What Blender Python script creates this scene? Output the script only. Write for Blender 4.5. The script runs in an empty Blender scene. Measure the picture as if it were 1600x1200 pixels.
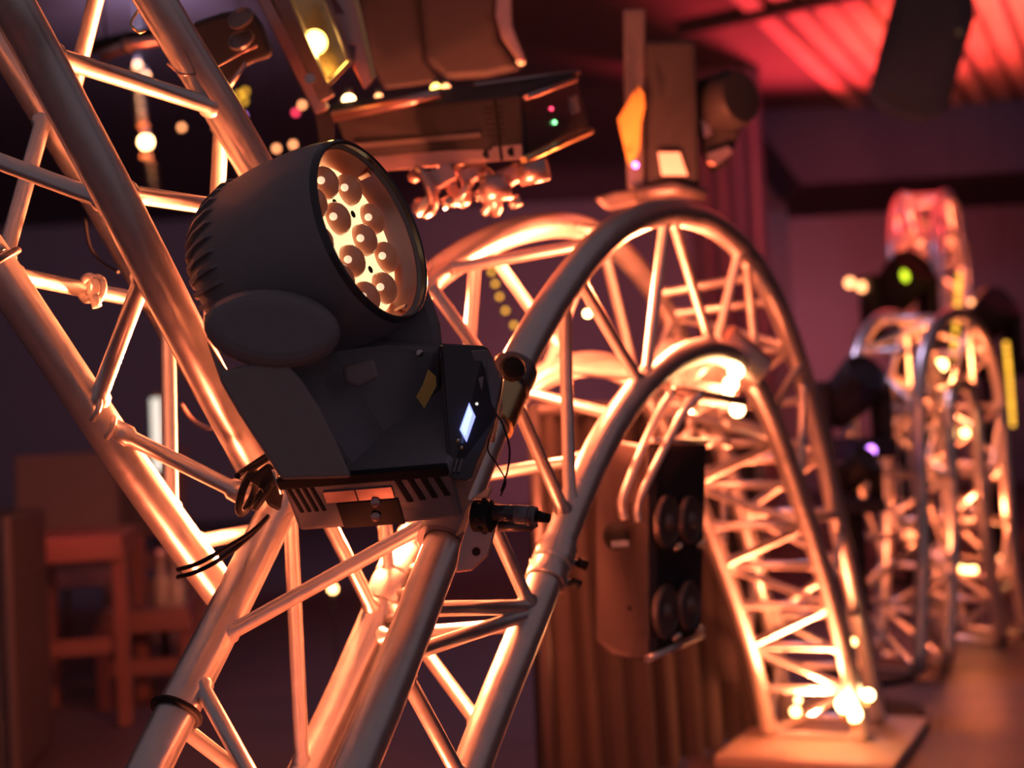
import bpy, bmesh, math, random
from mathutils import Vector, Matrix
random.seed(7)
sc = bpy.context.scene
C = bpy.context.collection
# ------------------------------------------------------------------ camera frame
F = 2222.22                                   # focal length in pixels of the 1600 x 1200 frame
CAM_H = 0.90                                  # camera height over the floor
UP = Vector((-0.0474, 0.9986, 0.0221)).normalized()      # world up seen in the camera's axes (right, up, forward)
FW = (Vector((0, 0, 1)) - UP * UP.z).normalized()
RT = Vector((FW.y*UP.z-FW.z*UP.y, FW.z*UP.x-FW.x*UP.z, FW.x*UP.y-FW.y*UP.x))
if RT.x < 0: RT = -RT
def c2w(p):                                   # camera axes -> world
    p = Vector(p); return Vector((RT.dot(p), FW.dot(p), UP.dot(p) + CAM_H))
def d2w(p):
    p = Vector(p); return Vector((RT.dot(p), FW.dot(p), UP.dot(p)))
def P(px, py, z):                             # a point of the place seen at px,py, z metres away
    return c2w(((px-800)/F*z, (600-py)/F*z, z))
cam = bpy.data.cameras.new('camera'); cam.lens = 50; cam.sensor_width = 36
cam.dof.use_dof = True; cam.dof.focus_distance = 1.56; cam.dof.aperture_fstop = 3.0
cam.clip_start = 0.05
co = bpy.data.objects.new('camera', cam); C.objects.link(co)
r, u_, f_ = d2w((1,0,0)), d2w((0,1,0)), d2w((0,0,1))
co.matrix_world = Matrix(((r.x,u_.x,-f_.x,0),(r.y,u_.y,-f_.y,0),(r.z,u_.z,-f_.z,CAM_H),(0,0,0,1)))
sc.camera = co
# ------------------------------------------------------------------ world, lights, exposure
w = bpy.data.worlds.new('world'); sc.world = w; w.use_nodes = True
w.node_tree.nodes['Background'].inputs[0].default_value = (0.100, 0.073, 0.085, 1)
w.node_tree.nodes['Background'].inputs[1].default_value = 1.0
sc.view_settings.view_transform = 'Standard'; sc.view_settings.look = 'None'
sc.view_settings.exposure = 0.0; sc.view_settings.gamma = 1.0; sc.view_settings.use_curve_mapping = False
AMBER = (1.0, 0.215, 0.075)
RED = (1.0, 0.045, 0.06)
# arch plane: U runs along the snake of truss away from the camera, N across it (front chords to back chords), V up
NV = Vector((-0.90507, -0.05234, 0.42204)); UV = Vector((0.42262, 0, 0.90631)); VV = UP
D0 = 0.77; SP = 0.24
def A(u, v, w=0.0):                           # truss coordinates -> world (w = 0 front chords, 0.24 back chords)
    return c2w(NV*(D0+w) + UV*u + VV*v)
def on(px, py, w):                            # pixel -> (u, v) on the plane of the front / back chords
    rr = Vector(((px-800)/F, (600-py)/F, 1)); X = rr*((D0+w)/rr.dot(NV)); return X.dot(UV), X.dot(VV)
def point(name, loc, power, color=AMBER, rad=0.03):
    l = bpy.data.lights.new(name, 'POINT'); l.energy = power; l.color = color; l.shadow_soft_size = rad
    o = bpy.data.objects.new(name, l); o.location = loc; C.objects.link(o); return o
def spot(name, loc, tgt, power, color=AMBER, ang=60, blend=0.5, rad=0.04):
    l = bpy.data.lights.new(name, 'SPOT'); l.energy = power; l.color = color; l.shadow_soft_size = rad
    l.spot_size = math.radians(ang); l.spot_blend = blend
    o = bpy.data.objects.new(name, l); o.location = loc
    o.rotation_euler = (Vector(tgt)-Vector(loc)).to_track_quat('-Z', 'Y').to_euler(); C.objects.link(o); return o
CORAL = (1.0, 0.185, 0.072)
spot('uplight_near_leg', A(1.12, -0.80, 0.14), A(1.72, 0.05, 0.14), 75, CORAL, 60, 0.7)
spot('lamp_behind_to_arch', P(600, 790, 2.05), A(2.35, 0.36, 0.15), 60, CORAL, 100, 0.5, 0.03)
point('fill_behind_front_tube', P(905, 418, 2.45), 16, CORAL, 0.015)  # added fill hidden behind the front tube, heats up the back chord
point('fill_behind_inner_tube', P(1003, 606, 2.5), 8, CORAL, 0.015)  # added fill hidden behind the inner tube, brightens chord and braces
point('fill_behind_rim', P(677, 490, 2.38), 42, CORAL, 0.02)  # added fill hidden behind the wash light, whitens the outer back chord
point('fill_under_crown', A(2.50, 0.265, 0.05), 13, CORAL, 0.012)  # added fill close to the front chord, whitens the underside of the crown
spot('lamp_behind_to_left_truss', P(585, 770, 2.04), P(130, 480, 1.72), 340, (1, .23, .08), 95, 0.6, 0.03)
spot('lamp_behind_down', P(600, 800, 2.03), P(640, 1180, 1.75), 170, (1, .21, .075), 110, 0.6, 0.03)
spot('lamp_right_foot', A(3.62, -0.80, 0.12), A(3.22, 0.0, 0.12), 130, CORAL, 70, 0.6, 0.03)
point('lamp_foot_glow', A(3.56, -0.72, 0.10), 2.5, (1, .24, .09), 0.02)
spot('lamp_arch_inside', A(2.80, -0.20, 0.12), A(2.45, 0.36, 0.12), 60, CORAL, 64, 0.6, 0.03)
point('lamp_second_arch_low', P(1418, 840, 4.65), 4, (1, .2, .07), 0.03)
point('lamp_second_arch_crown', P(1470, 580, 4.95), 8, (1, .22, .07), 0.03)
point('lamp_second_arch_right', P(1520, 800, 5.2), 8, (1, .2, .07), 0.03)
point('lamp_third_arch', P(1465, 400, 8.6), 22, CORAL, 0.05)
point('lamp_left_room', P(228, 222, 6.9), 5, AMBER, 0.06)
spot('red_ceiling_wash', P(1260, 500, 9.4), P(1330, 60, 8.3), 480, RED, 95, 0.9, 0.1)
spot('red_ceiling_wash_side', P(1640, 480, 7.0), P(1570, 40, 7.9), 600, (1, .09, .05), 70, 0.9, 0.1)
spot('wall_wash', P(1330, 630, 11.9), P(1330, 420, 14), 110, (1, .20, .24), 110, 1.0, 0.2)
spot('wall_wash_middle', P(880, 700, 10.6), P(930, 560, 14), 110, (1, .20, .22), 100, 1.0, 0.2)
spot('room_fill', (-1.6, 6.3, 2.85), (-2.6, 13.5, 0.9), 150, (.75, .62, 1), 120, 1.0, 0.2)  # added fill out of view, lifts the dark back and left of the room
spot('room_fill_right', (2.7, 6.2, 2.85), (3.2, 10.4, 1.9), 60, (.7, .55, 1), 80, 1.0, 0.2)  # added fill out of view, lifts the soffit side
spot('room_fill_floor', (0.3, 4.6, 2.9), (0.6, 5.0, 0), 70, (.8, .62, 1), 90, 1.0, 0.2)  # added fill out of view, brightens the floor behind the arch
spot('left_room_wash', P(40, 620, 4.0), P(140, 850, 4.6), 13, (1, .10, .09), 70, 1.0, 0.2)
# ------------------------------------------------------------------ materials
M = {}
def mat(name, col, rough=0.4, metal=0.0, emit=None, es=0.0, noise=0.0, scale=40, spec=0.5, trans=0.0, bump=0.0, coat=0.0):
    m = bpy.data.materials.new(name); m.use_nodes = True; nt = m.node_tree; b = nt.nodes['Principled BSDF']
    b.inputs['Base Color'].default_value = (*col, 1); b.inputs['Roughness'].default_value = rough
    b.inputs['Metallic'].default_value = metal; b.inputs['Specular IOR Level'].default_value = spec
    b.inputs['Transmission Weight'].default_value = trans; b.inputs['Coat Weight'].default_value = coat
    if emit: b.inputs['Emission Color'].default_value = (*emit, 1); b.inputs['Emission Strength'].default_value = es
    if noise or bump:
        tc = nt.nodes.new('ShaderNodeTexCoord'); n = nt.nodes.new('ShaderNodeTexNoise'); n.inputs['Scale'].default_value = scale
        n.inputs['Detail'].default_value = 5
        nt.links.new(tc.outputs['Object'], n.inputs['Vector'])
        if noise:
            mr = nt.nodes.new('ShaderNodeMapRange'); mr.inputs[3].default_value = max(0.02, rough-noise); mr.inputs[4].default_value = rough+noise
            nt.links.new(n.outputs['Fac'], mr.inputs[0]); nt.links.new(mr.outputs[0], b.inputs['Roughness'])
            mx = nt.nodes.new('ShaderNodeMix'); mx.data_type = 'RGBA'
            mx.inputs[6].default_value = (*[c*(1-noise) for c in col], 1); mx.inputs[7].default_value = (*[min(1, c*(1+noise)) for c in col], 1)
            nt.links.new(n.outputs['Fac'], mx.inputs[0]); nt.links.new(mx.outputs[2], b.inputs['Base Color'])
        if bump:
            bp = nt.nodes.new('ShaderNodeBump'); bp.inputs['Strength'].default_value = bump; bp.inputs['Distance'].default_value = 0.002
            nt.links.new(n.outputs['Fac'], bp.inputs['Height']); nt.links.new(bp.outputs[0], b.inputs['Normal'])
    M[name] = m; return m
mat('aluminium', (.78, .75, .73), 0.33, 0.82, noise=.10, scale=60)
mat('aluminium_weld', (.62, .58, .55), 0.5, 0.6, noise=.15, scale=200, bump=.4)
mat('steel', (.6, .58, .56), 0.28, 1.0, noise=.08)
mat('black_plastic', (.20, .20, .225), 0.42, 0.0, noise=.08, scale=90, bump=.05)
mat('black_gloss', (.05, .05, .06), 0.15, 0.0, noise=.03)
mat('black_rubber', (.022, .022, .026), 0.55, 0.0, noise=.1, spec=.12)
mat('grey_plastic', (.28, .245, .25), 0.45, 0.0, noise=.08)
mat('dark_metal', (.20, .17, .17), 0.38, 0.6, noise=.1)
mat('red_zinc', (.62, .42, .40), 0.34, 0.9, noise=.1)
mat('brass', (.75, .55, .28), 0.3, 1.0, noise=.1)
mat('reflector', (1, .56, .43), 0.34, 1.0, noise=.06)  # coral base colour stands in for the coral light the ring catches
mat('lens_plate', (.9, .85, .7), 0.4, 0.0, emit=(1, .68, .33), es=1.5, noise=.05)
mat('lens_glass', (.72, .29, .18), 0.22, 0.0, noise=.03, coat=.6, emit=(1, .28, .13), es=0.07)
mat('sticker_yellow', (.72, .45, .10), 0.5, noise=.08, scale=200)
mat('paper', (.85, .80, .76), 0.6, noise=.04)
mat('lcd', (.2, .3, .6), 0.3, emit=(.33, .38, 1.0), es=1.6)
mat('lcd_bright', (.6, .8, .9), 0.3, emit=(.62, .86, 1.0), es=1.3)
mat('led_white', (1, .9, .8), 0.3, emit=(1, .85, .65), es=4)
mat('highlight_glow', (1, .9, .8), 0.3, emit=(1, .66, .42), es=1.0)  # glow for the highlight dots on the lenses
mat('led_red', (1, .1, .1), 0.3, emit=(1, .05, .12), es=4)
mat('led_green', (.2, 1, .3), 0.3, emit=(.25, 1, .35), es=4)
mat('led_lime', (.6, 1, .1), 0.3, emit=(.75, 1, .03), es=2.0)
mat('led_purple', (.7, .3, 1), 0.3, emit=(.62, .22, 1), es=5)
mat('led_yellow', (1, .6, .1), 0.3, emit=(1, .50, .04), es=2.0)
mat('bulb', (1, .8, .5), 0.3, emit=(1, .48, .16), es=14)
mat('bulb_hot', (1, .8, .5), 0.3, emit=(1, .55, .22), es=22)
mat('bulb_soft', (1, .6, .3), 0.3, emit=(1, .36, .14), es=5)
mat('bulb_yellow', (1, .8, .2), 0.3, emit=(1, .62, .12), es=7)
mat('tube_white', (1, 1, .95), 0.3, emit=(.85, .85, .72), es=1.0)
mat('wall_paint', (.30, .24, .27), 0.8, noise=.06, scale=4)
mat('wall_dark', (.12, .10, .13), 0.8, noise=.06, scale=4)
mat('soffit_paint', (.10, .085, .115), 0.8, noise=.05, scale=3)
mat('plank', (.55, .42, .36), 0.6, noise=.25, scale=6)
mat('curtain', (.36, .20, .27), 0.85, noise=.1, scale=10)
mat('floor_wood', (.10, .080, .095), 0.5, noise=.12, scale=5)
mat('wood_red', (.22, .115, .105), 0.5, noise=.15, scale=12)
mat('seat_fabric', (.22, .17, .18), 0.8, noise=.1, scale=60)
mat('bottle_glass', (.35, .38, .30), 0.12, noise=.03)
mat('drape', (.055, .042, .042), 0.9, 0.0, noise=.12, scale=30)
mat('plate_wood', (.50, .38, .32), 0.45, noise=.12, scale=9)
mat('blinder_grey', (.085, .066, .07), 0.45, 0.0, noise=.08, scale=60)
mat('dark_shell', (.034, .032, .038), 0.5, 0.0, noise=.08, scale=60, spec=.2)
mat('speaker_black', (.085, .095, .125), 0.5, 0.0, noise=.08, scale=60, spec=.3)
mat('flight_case', (.06, .06, .075), 0.55, noise=.08, scale=20)
# ------------------------------------------------------------------ object helpers
def link(name, me, m, parent=None, label=None, smooth=True):
    if parent is not None:
        off = parent.matrix_world.translation if parent.type == 'EMPTY' else None
        root = parent
        while root.parent: root = root.parent
        if root.type == 'EMPTY': me.transform(Matrix.Translation(-root.location))
    o = bpy.data.objects.new(name, me); C.objects.link(o)
    if m: me.materials.append(M[m])
    if smooth:
        for p in me.polygons: p.use_smooth = True
    if parent: o.parent = parent
    if label: o['label'] = label
    return o
def tag(o, label, cat, group=None):
    o['label'] = label; o['category'] = cat
    if group: o['group'] = group
    return o
def thing(name, loc, label, cat, group=None):
    o = bpy.data.objects.new(name, None); o.location = loc; o.empty_display_size = .05; C.objects.link(o)
    return tag(o, label, cat, group)
def structure(o): o['kind'] = 'structure'; return o
def mesh(vs, fs, name='m'):
    me = bpy.data.meshes.new(name); me.from_pydata([tuple(v) for v in vs], [], fs); me.update(); return me
def catmull(pts, n=6):
    pts = [Vector(p) for p in pts]
    if len(pts) < 3: return pts
    out = []; q = [2*pts[0]-pts[1]] + pts + [2*pts[-1]-pts[-2]]
    for i in range(1, len(q)-2):
        a, b, c, d = q[i-1], q[i], q[i+1], q[i+2]
        for k in range(n):
            t = k/n
            out.append(0.5*((2*b)+(c-a)*t+(2*a-5*b+4*c-d)*t*t+(3*b-a-3*c+d)*t**3))
    out.append(pts[-1]); return out
def tube_mesh(pts, rad, seg=14, cap=True):
    pts = [Vector(p) for p in pts]; vs = []; fs = []; nrm = None
    for i, p in enumerate(pts):
        t = (pts[min(i+1, len(pts)-1)]-pts[max(i-1, 0)]).normalized()
        if nrm is None: nrm = t.orthogonal().normalized()
        nrm = (nrm - t*nrm.dot(t)).normalized(); bi = t.cross(nrm)
        rr = rad[i] if isinstance(rad, (list, tuple)) else rad
        for k in range(seg):
            a = 2*math.pi*k/seg; vs.append(p + (nrm*math.cos(a)+bi*math.sin(a))*rr)
    for i in range(len(pts)-1):
        for k in range(seg):
            a, b = i*seg+k, i*seg+(k+1) % seg; fs.append((a, b, b+seg, a+seg))
    if cap:
        fs.append(tuple(range(seg-1, -1, -1))); n0 = (len(pts)-1)*seg; fs.append(tuple(range(n0, n0+seg)))
    return mesh(vs, fs)
def tube(name, pts, rad, m, parent=None, seg=14, curve=False, label=None):
    if curve: pts = catmull(pts)
    o = link(name, tube_mesh(pts, rad, seg), m, parent, label)
    me = o.data
    for p in me.polygons[-2:]: p.use_smooth = False
    return o
def lathe(name, c, ax, prof, m, parent=None, seg=40, label=None, closed=False):      # prof: (s along ax, r)
    ax = Vector(ax).normalized(); x = ax.orthogonal().normalized(); y = ax.cross(x); vs = []; fs = []
    for s, r in prof:
        for k in range(seg):
            a = 2*math.pi*k/seg; vs.append(Vector(c)+ax*s+(x*math.cos(a)+y*math.sin(a))*max(r, 1e-5))
    for i in range(len(prof)-1):
        for k in range(seg):
            a, b = i*seg+k, i*seg+(k+1) % seg; fs.append((a, b, b+seg, a+seg))
    n0 = (len(prof)-1)*seg
    if closed or (prof[0][1] > .001 and prof[-1][1] > .001):            # a ring: join last loop to first
        for k in range(seg): a, b = n0+k, n0+(k+1) % seg; fs.append((a, b, (k+1) % seg, k))
    else: fs.append(tuple(range(seg-1, -1, -1))); fs.append(tuple(range(n0, n0+seg)))
    o = link(name, mesh(vs, fs), m, parent, label)
    es = o.modifiers.new('edge', 'EDGE_SPLIT'); es.split_angle = math.radians(38); return o
def bevel(o, wd=0.003, seg=2):
    b = o.modifiers.new('bevel', 'BEVEL'); b.width = wd; b.segments = seg; b.limit_method = 'ANGLE'; b.angle_limit = math.radians(35); return o
def box8(name, p8, m, parent=None, bv=0.003, label=None):              # p8: front quad (4, around), back quad (4, same order)
    fs = [(0,1,2,3), (7,6,5,4), (0,4,5,1), (1,5,6,2), (2,6,7,3), (3,7,4,0)]
    me = mesh(p8, fs); bm = bmesh.new(); bm.from_mesh(me); bmesh.ops.recalc_face_normals(bm, faces=bm.faces); bm.to_mesh(me); bm.free()
    o = link(name, me, m, parent, label, smooth=False)
    if bv: bevel(o, bv)
    return o
def obox(name, c, ax, ay, az, sx, sy, sz, m, parent=None, bv=0.003, label=None):   # oriented box, full sizes
    c = Vector(c); x, y, z = Vector(ax).normalized()*sx/2, Vector(ay).normalized()*sy/2, Vector(az).normalized()*sz/2
    return box8(name, [c-x-y-z, c+x-y-z, c+x+y-z, c-x+y-z, c-x-y+z, c+x-y+z, c+x+y+z, c-x+y+z], m, parent, bv, label)
def plate(name, pts, z, thick, m, parent=None, bv=0.003, label=None, dirv=None):   # outline with distances, extruded to a slab
    n = len(pts); zz = z if isinstance(z, (list, tuple)) else [z]*n
    fr = [P(x, y, q) for (x, y), q in zip(pts, zz)]
    dv = dirv if dirv is not None else (sum(fr, Vector())/n - Vector((0, 0, CAM_H))).normalized()
    bk = [p + dv*thick for p in fr]
    fs = [tuple(range(n)), tuple(range(2*n-1, n-1, -1))] + [(i, (i+1) % n, n+(i+1) % n, n+i) for i in range(n)]
    me = mesh(fr+bk, fs); bm = bmesh.new(); bm.from_mesh(me); bmesh.ops.recalc_face_normals(bm, faces=bm.faces); bm.to_mesh(me); bm.free()
    o = link(name, me, m, parent, label, smooth=False)
    if bv: bevel(o, bv)
    return o
def ball(name, c, r, m, parent=None, seg=14, sq=None, ax=None):
    bm = bmesh.new(); bmesh.ops.create_uvsphere(bm, u_segments=seg, v_segments=max(6, seg//2), radius=r)
    me = bpy.data.meshes.new(name); bm.to_mesh(me); bm.free()
    if sq is not None:
        q = Vector(ax).to_track_quat('Z', 'Y').to_matrix().to_4x4(); me.transform(q @ Matrix.Diagonal((1, 1, sq, 1)))
    me.transform(Matrix.Translation(Vector(c))); return link(name, me, m, parent)
def ring(name, c, ax, R_, r_, m, parent=None, seg=28, a0=0, a1=360):
    ax = Vector(ax).normalized(); x = ax.orthogonal().normalized(); y = ax.cross(x)
    pts = [Vector(c)+(x*math.cos(math.radians(a0+(a1-a0)*k/seg))+y*math.sin(math.radians(a0+(a1-a0)*k/seg)))*R_ for k in range(seg+1)]
    return tube(name, pts, r_, m, parent, 8)

# ================================================================== THE ROOM
def slab(name, c, sx, sy, sz, m): return structure(obox(name, c, (1,0,0), (0,1,0), (0,0,1), sx, sy, sz, m, None, 0))
slab('floor', (1, 6.5, -.05), 18, 16, .1, 'floor_wood')
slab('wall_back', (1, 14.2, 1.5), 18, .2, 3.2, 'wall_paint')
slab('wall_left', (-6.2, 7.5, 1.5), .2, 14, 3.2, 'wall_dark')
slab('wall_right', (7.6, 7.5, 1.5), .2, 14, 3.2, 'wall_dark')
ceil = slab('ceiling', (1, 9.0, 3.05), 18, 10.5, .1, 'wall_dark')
CZ = P(1300, 60, 7.6).z
sofz = CZ
def ray_to_y(px, py, y):                       # where the sight line meets the upright plane at distance y
    a = P(px, py, 1.0) - Vector((0,0,CAM_H)); return Vector((0,0,CAM_H)) + a*(y/a.y)
# slatted ceiling field over the right of the room: each board its own piece
x0 = ray_to_y(1185, 100, 9.6).x; zc = ray_to_y(1400, 150, 10.0).z
zc = max(zc, 2.75)
for i in range(34):
    xx = x0 - 0.2 + i*0.175
    if xx > 6.6: break
    b = obox('plank', (xx, 7.9, zc + random.uniform(-.035, .015)), (1,-.45,0), (.45,1,0), (0,0,1), random.uniform(.10, .135), 5.0, .06, 'plank', ceil, 0)
obox('cross_beam', (1.62, 7.36, zc-.06), (1,-.72,0), (.72,1,0), (0,0,1), 1.5, .05, .06, 'soffit_paint', ceil, 0)
# dark soffit box under the end of the slatted field
s1 = ray_to_y(1185, 205, 10.2); s2 = ray_to_y(1250, 290, 10.2)
structure(box8('trim_1', [Vector((x0-.1, 10.15, zc+.1)), Vector((7.5, 10.0, zc+.1)), Vector((7.5, 10.0, s2.z+.05)), Vector((s2.x, 10.15, s2.z)),
      Vector((x0-.1, 12.0, zc+.1)), Vector((7.5, 12.0, zc+.1)), Vector((7.5, 12.0, s2.z+.05)), Vector((s2.x, 12.0, s2.z))], 'soffit_paint', None, 0))
# column with folded curtain
cb = ray_to_y(1135, 300, 8.8); 
cur = []
n = 26
for k in range(n+1):
    t = k/n; cur.append((cb.x - .22 + t*.46, 8.8 + .035*math.sin(t*math.pi*9) + .01*random.uniform(-1, 1)))
vs = [(x, y, .0) for x, y in cur] + [(x, y, 3.0) for x, y in cur] + [(x, y+.03, .0) for x, y in cur] + [(x, y+.03, 3.0) for x, y in cur]
q = n+1; fs = []
for k in range(n):
    fs += [(k, k+1, q+k+1, q+k), (2*q+k, 3*q+k, 3*q+k+1, 2*q+k+1)]
tag(link('curtain', mesh(vs, fs), 'curtain'), 'tall dark plum curtain hanging in folds behind the arch', 'curtain')
slab('wall_1', (cb.x+.55, 11.2, 1.5), .5, .5, 3.0, 'wall_paint').name = 'wall_pillar'

# ================================================================== TRUSSES
R50 = 0.0235; RB = 0.0092
def offset(path, d):                           # offset a (u,v) path to its right-hand (inner) side
    out = []
    for i, (x, y) in enumerate(path):
        a = path[max(i-1, 0)]; b = path[min(i+1, len(path)-1)]; tx, ty = b[0]-a[0], b[1]-a[1]; l = math.hypot(tx, ty) or 1
        out.append((x + ty/l*d, y - tx/l*d))
    return out
FOp = [(555,1200),(597,1100),(638,1000),(672,900),(702,835),(814,550),(876,450),(930,383),(985,338),(1050,322),(1120,345),(1170,395),(1215,470),(1252,570),(1285,700),(1312,830),(1340,950)]
FIp = [(735,1200),(775,1100),(815,1000),(850,920),(885,810),(925,720),(965,650),(1010,590),(1060,555),(1120,535),(1165,565),(1200,640),(1230,720),(1260,810),(1290,900),(1315,990),(1335,1080)]
BOp = [(230,1200),(285,1090),(335,1000),(385,900),(430,800),(690,410),(760,370),(830,348),(900,340)]
BIp = [(490,1200),(530,1100),(575,1000),(615,900),(830,590),(880,565),(960,550)]
loO = [(.80,-.90),(.86,-.78),(.96,-.63),(1.09,-.48)]; loI = [(1.06,-.90),(1.12,-.80),(1.22,-.68),(1.35,-.54)]
FO = loO + [on(*p, 0) for p in FOp[:5]] + [(1.53,-.065),(1.607,.010)] + [on(*p, 0) for p in FOp[5:]] + [(3.80,-.71),(3.87,-.86)]
FI = loI + [on(*p, 0) for p in FIp] + [(3.66,-.86)]
BO = loO + [on(*p, SP) for p in BOp[:5]] + [(1.565,-.005),(1.675,.092),(1.795,.172)] + [on(*p, SP) for p in BOp[5:]] + [(2.64,.362),(2.822,.307),(3.035,.221),(3.221,.084),(3.389,-.113),(3.53,-.324),(3.694,-.537),(3.80,-.71),(3.87,-.86)]
BI = loI + [on(*p, SP) for p in BIp[:4]] + [(1.84,-.130),(1.95,-.050),(2.08,.010)] + [on(*p, SP) for p in BIp[4:]] + [(2.80,.075),(2.909,-.013),(3.047,-.126),(3.194,-.264),(3.353,-.413),(3.492,-.571),(3.603,-.733),(3.66,-.86)]
def relax(p, k=3):
    for _ in range(k): p = [p[0]] + [((a[0]+2*b[0]+c[0])/4, (a[1]+2*b[1]+c[1])/4) for a, b, c in zip(p, p[1:], p[2:])] + [p[-1]]
    return p
FO, FI, BO, BI = relax(FO, 1), relax(FI, 1), relax(BO, 2), relax(BI, 2)
arch = thing('arch_truss', A(2.3, -.88, .12), 'silver box truss bent into a high arch carrying the big wash light', 'truss')
for pth, ww, in ((FO, 0), (FI, 0), (BO, SP), (BI, SP)):
    tube('chord', [A(u, v, ww) for u, v in pth], R50, 'aluminium', arch, 22, curve=True)
def dens(path): return [ (p.x, p.y) for p in catmull([Vector((u, v, 0)) for u, v in path], 10)]
DN = {'FO': (dens(FO), 0), 'FI': (dens(FI), 0), 'BO': (dens(BO), SP), 'BI': (dens(BI), SP)}
def node(ch, px, py):                          # nearest point of a chord to a sighted pixel
    path, ww = DN[ch]; u, v = on(px, py, ww)
    b = min(path, key=lambda q: (q[0]-u)**2+(q[1]-v)**2); return A(b[0], b[1], ww)
def brace(par, a, b, r=RB, m='aluminium'):
    a, b = Vector(a), Vector(b); d = b-a; l = d.length; d = d/l
    if l < .1 or r < .009: return tube('brace', [a, b], r, m, par, 12)
    return tube('brace', [a, a+d*.026, a+d*.031, b-d*.031, b-d*.026, b], [r*1.45, r*1.4, r, r, r*1.4, r*1.45], m, par, 14)      # flared weld at both ends
BR = [  # front face
 ('FO',640,1060,'FI',722,1215), ('FO',630,1030,'FI',834,958), ('FO',652,950,'FI',838,945), ('FO',748,770,'FI',822,928),
 ('FO',800,610,'FI',880,795), ('FO',880,455,'FI',884,792), ('FO',900,430,'FI',1000,575), ('FO',1040,342,'FI',1004,570),
 ('FO',1046,342,'FI',1112,528), ('FO',1156,405,'FI',1118,528), ('FO',1165,415,'FI',1190,560), ('FO',1250,575,'FI',1205,640), ('FO',1255,590,'FI',1250,775),
 ('FO',1308,800,'FI',1262,810), ('FO',1312,830,'FI',1300,930), ('FO',1340,950,'FI',1310,960),
 # back face
 ('BO',452,765,'BI',470,1215), ('BO',470,735,'BI',572,945), ('BO',575,545,'BI',600,905), ('BO',600,515,'BI',715,715), ('BO',740,380,'BI',722,705), ('BO',760,372,'BI',890,563), ('BO',935,345,'BI',850,580), ('BO',940,345,'BI',1000,570),
 ('BO',1050,490,'BI',1010,575), ('BO',1060,500,'BI',1060,650), ('BO',1150,700,'BI',1075,690),('BO',270,1120,'BI',455,1260),
 # outer face
 ('BO',318,1070,'FO',470,1380), ('BO',350,1022,'FO',720,792), ('BO',665,435,'FO',785,600), ('BO',690,412,'FO',945,368), ('BO',900,340,'FO',960,352), ('BO',1025,440,'FO',1190,440), ('BO',935,350,'FO',1060,322),
 ('BO',560,560,'FO',770,640),
 # inner face
 ('BI',690,755,'FI',928,705), ('BI',815,605,'FI',968,645), ('BI',575,1000,'FI',818,950), ('BI',600,930,'FI',760,1140), ('BI',880,565,'FI',1015,585), ('BI',985,555,'FI',1120,535)]
for c1, x1, y1, c2, x2, y2 in BR: brace(arch, node(c1, x1, y1), node(c2, x2, y2))
def along(path, s):                            # point at fraction s of a dense path
    L = [0]
    for i in range(1, len(path)): L.append(L[-1] + math.hypot(path[i][0]-path[i-1][0], path[i][1]-path[i-1][1]))
    t = s*L[-1]
    for i in range(1, len(path)):
        if L[i] >= t:
            k = (t-L[i-1])/max(1e-9, L[i]-L[i-1]); return (path[i-1][0]+(path[i][0]-path[i-1][0])*k, path[i-1][1]+(path[i][1]-path[i-1][1])*k)
    return path[-1]
# the descending leg: rungs and zigzags between all four chords
legs = {}
for ch in ('FO', 'FI', 'BO', 'BI'):
    path, ww = DN[ch]
    legs[ch] = [q for q in path if q[0] > (2.86 if ch[1] == 'I' else 3.0)]
NR = 8
for i in range(NR+1):
    s = i/NR; a = {ch: A(*along(legs[ch], s), DN[ch][1]) for ch in legs}
    s2 = min(1, (i+1)/NR); b = {ch: A(*along(legs[ch], s2), DN[ch][1]) for ch in legs}
    brace(arch, a['FI'], a['BI']); brace(arch, a['FO'], a['BO'])
    if i < NR:
        p, q = ('FI', 'BI') if i % 2 else ('BI', 'FI'); brace(arch, a[p], b[q])
        p, q = ('FO', 'BO') if i % 2 else ('BO', 'FO'); brace(arch, a[p], b[q])
        p, q = ('BO', 'BI') if i % 2 else ('BI', 'BO'); brace(arch, a[p], b[q])
# conical connector sleeve on the near inner chord
def chord_at(ch, px, py):
    path, ww = DN[ch]; u, v = on(px, py, ww); i = min(range(1, len(path)-1), key=lambda k: (path[k][0]-u)**2+(path[k][1]-v)**2)
    return A(*path[i], ww), (A(*path[i+1], ww)-A(*path[i-1], ww)).normalized()
c, t = chord_at('FI', 858, 868)
sl = lathe('connector_sleeve', c, t, [(-.034,.0255),(-.032,.0275),(-.008,.0275),(-.006,.0262),(-.003,.0262),(-.001,.0278),(.003,.0278),(.005,.0262),(.008,.0262),(.010,.0275),(.032,.0275),(.034,.0255)], 'aluminium', arch, 32)
side = d2w((.86, -.35, -.1))
for k in (-.018, .018):
    pc = c + t*k; tube('connector_pin', [pc - d2w((.034,.012,-.006)), pc + d2w((.036,-.012,0))], .0055, 'steel', arch, 12)
    tube('locking_clip', [pc + d2w((.03,-.01,0)), pc + d2w((.044,-.016,-.002))], .007, 'black_rubber', arch, 10)
c, t = chord_at('BI', 612, 905)
for k in range(4):
    pc = c + t*(-.07 + k*.045); tube('connector_pin', [pc+d2w((.018,.0,-.02)), pc+d2w((.045,.008,-.028))], .007, 'steel', arch, 12)
lathe('connector_sleeve', c, t, [(-.05,.0255),(-.047,.0278),(-.004,.0278),(-.002,.0262),(.002,.0262),(.004,.0278),(.047,.0278),(.05,.0255)], 'aluminium', arch, 28)
tag(ring('cable_tie', *chord_at('BO', 272, 1112), R50+.003, .0042, 'black_rubber'), 'black rubber band wrapped around the lower left tube of the arch', 'band')
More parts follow.
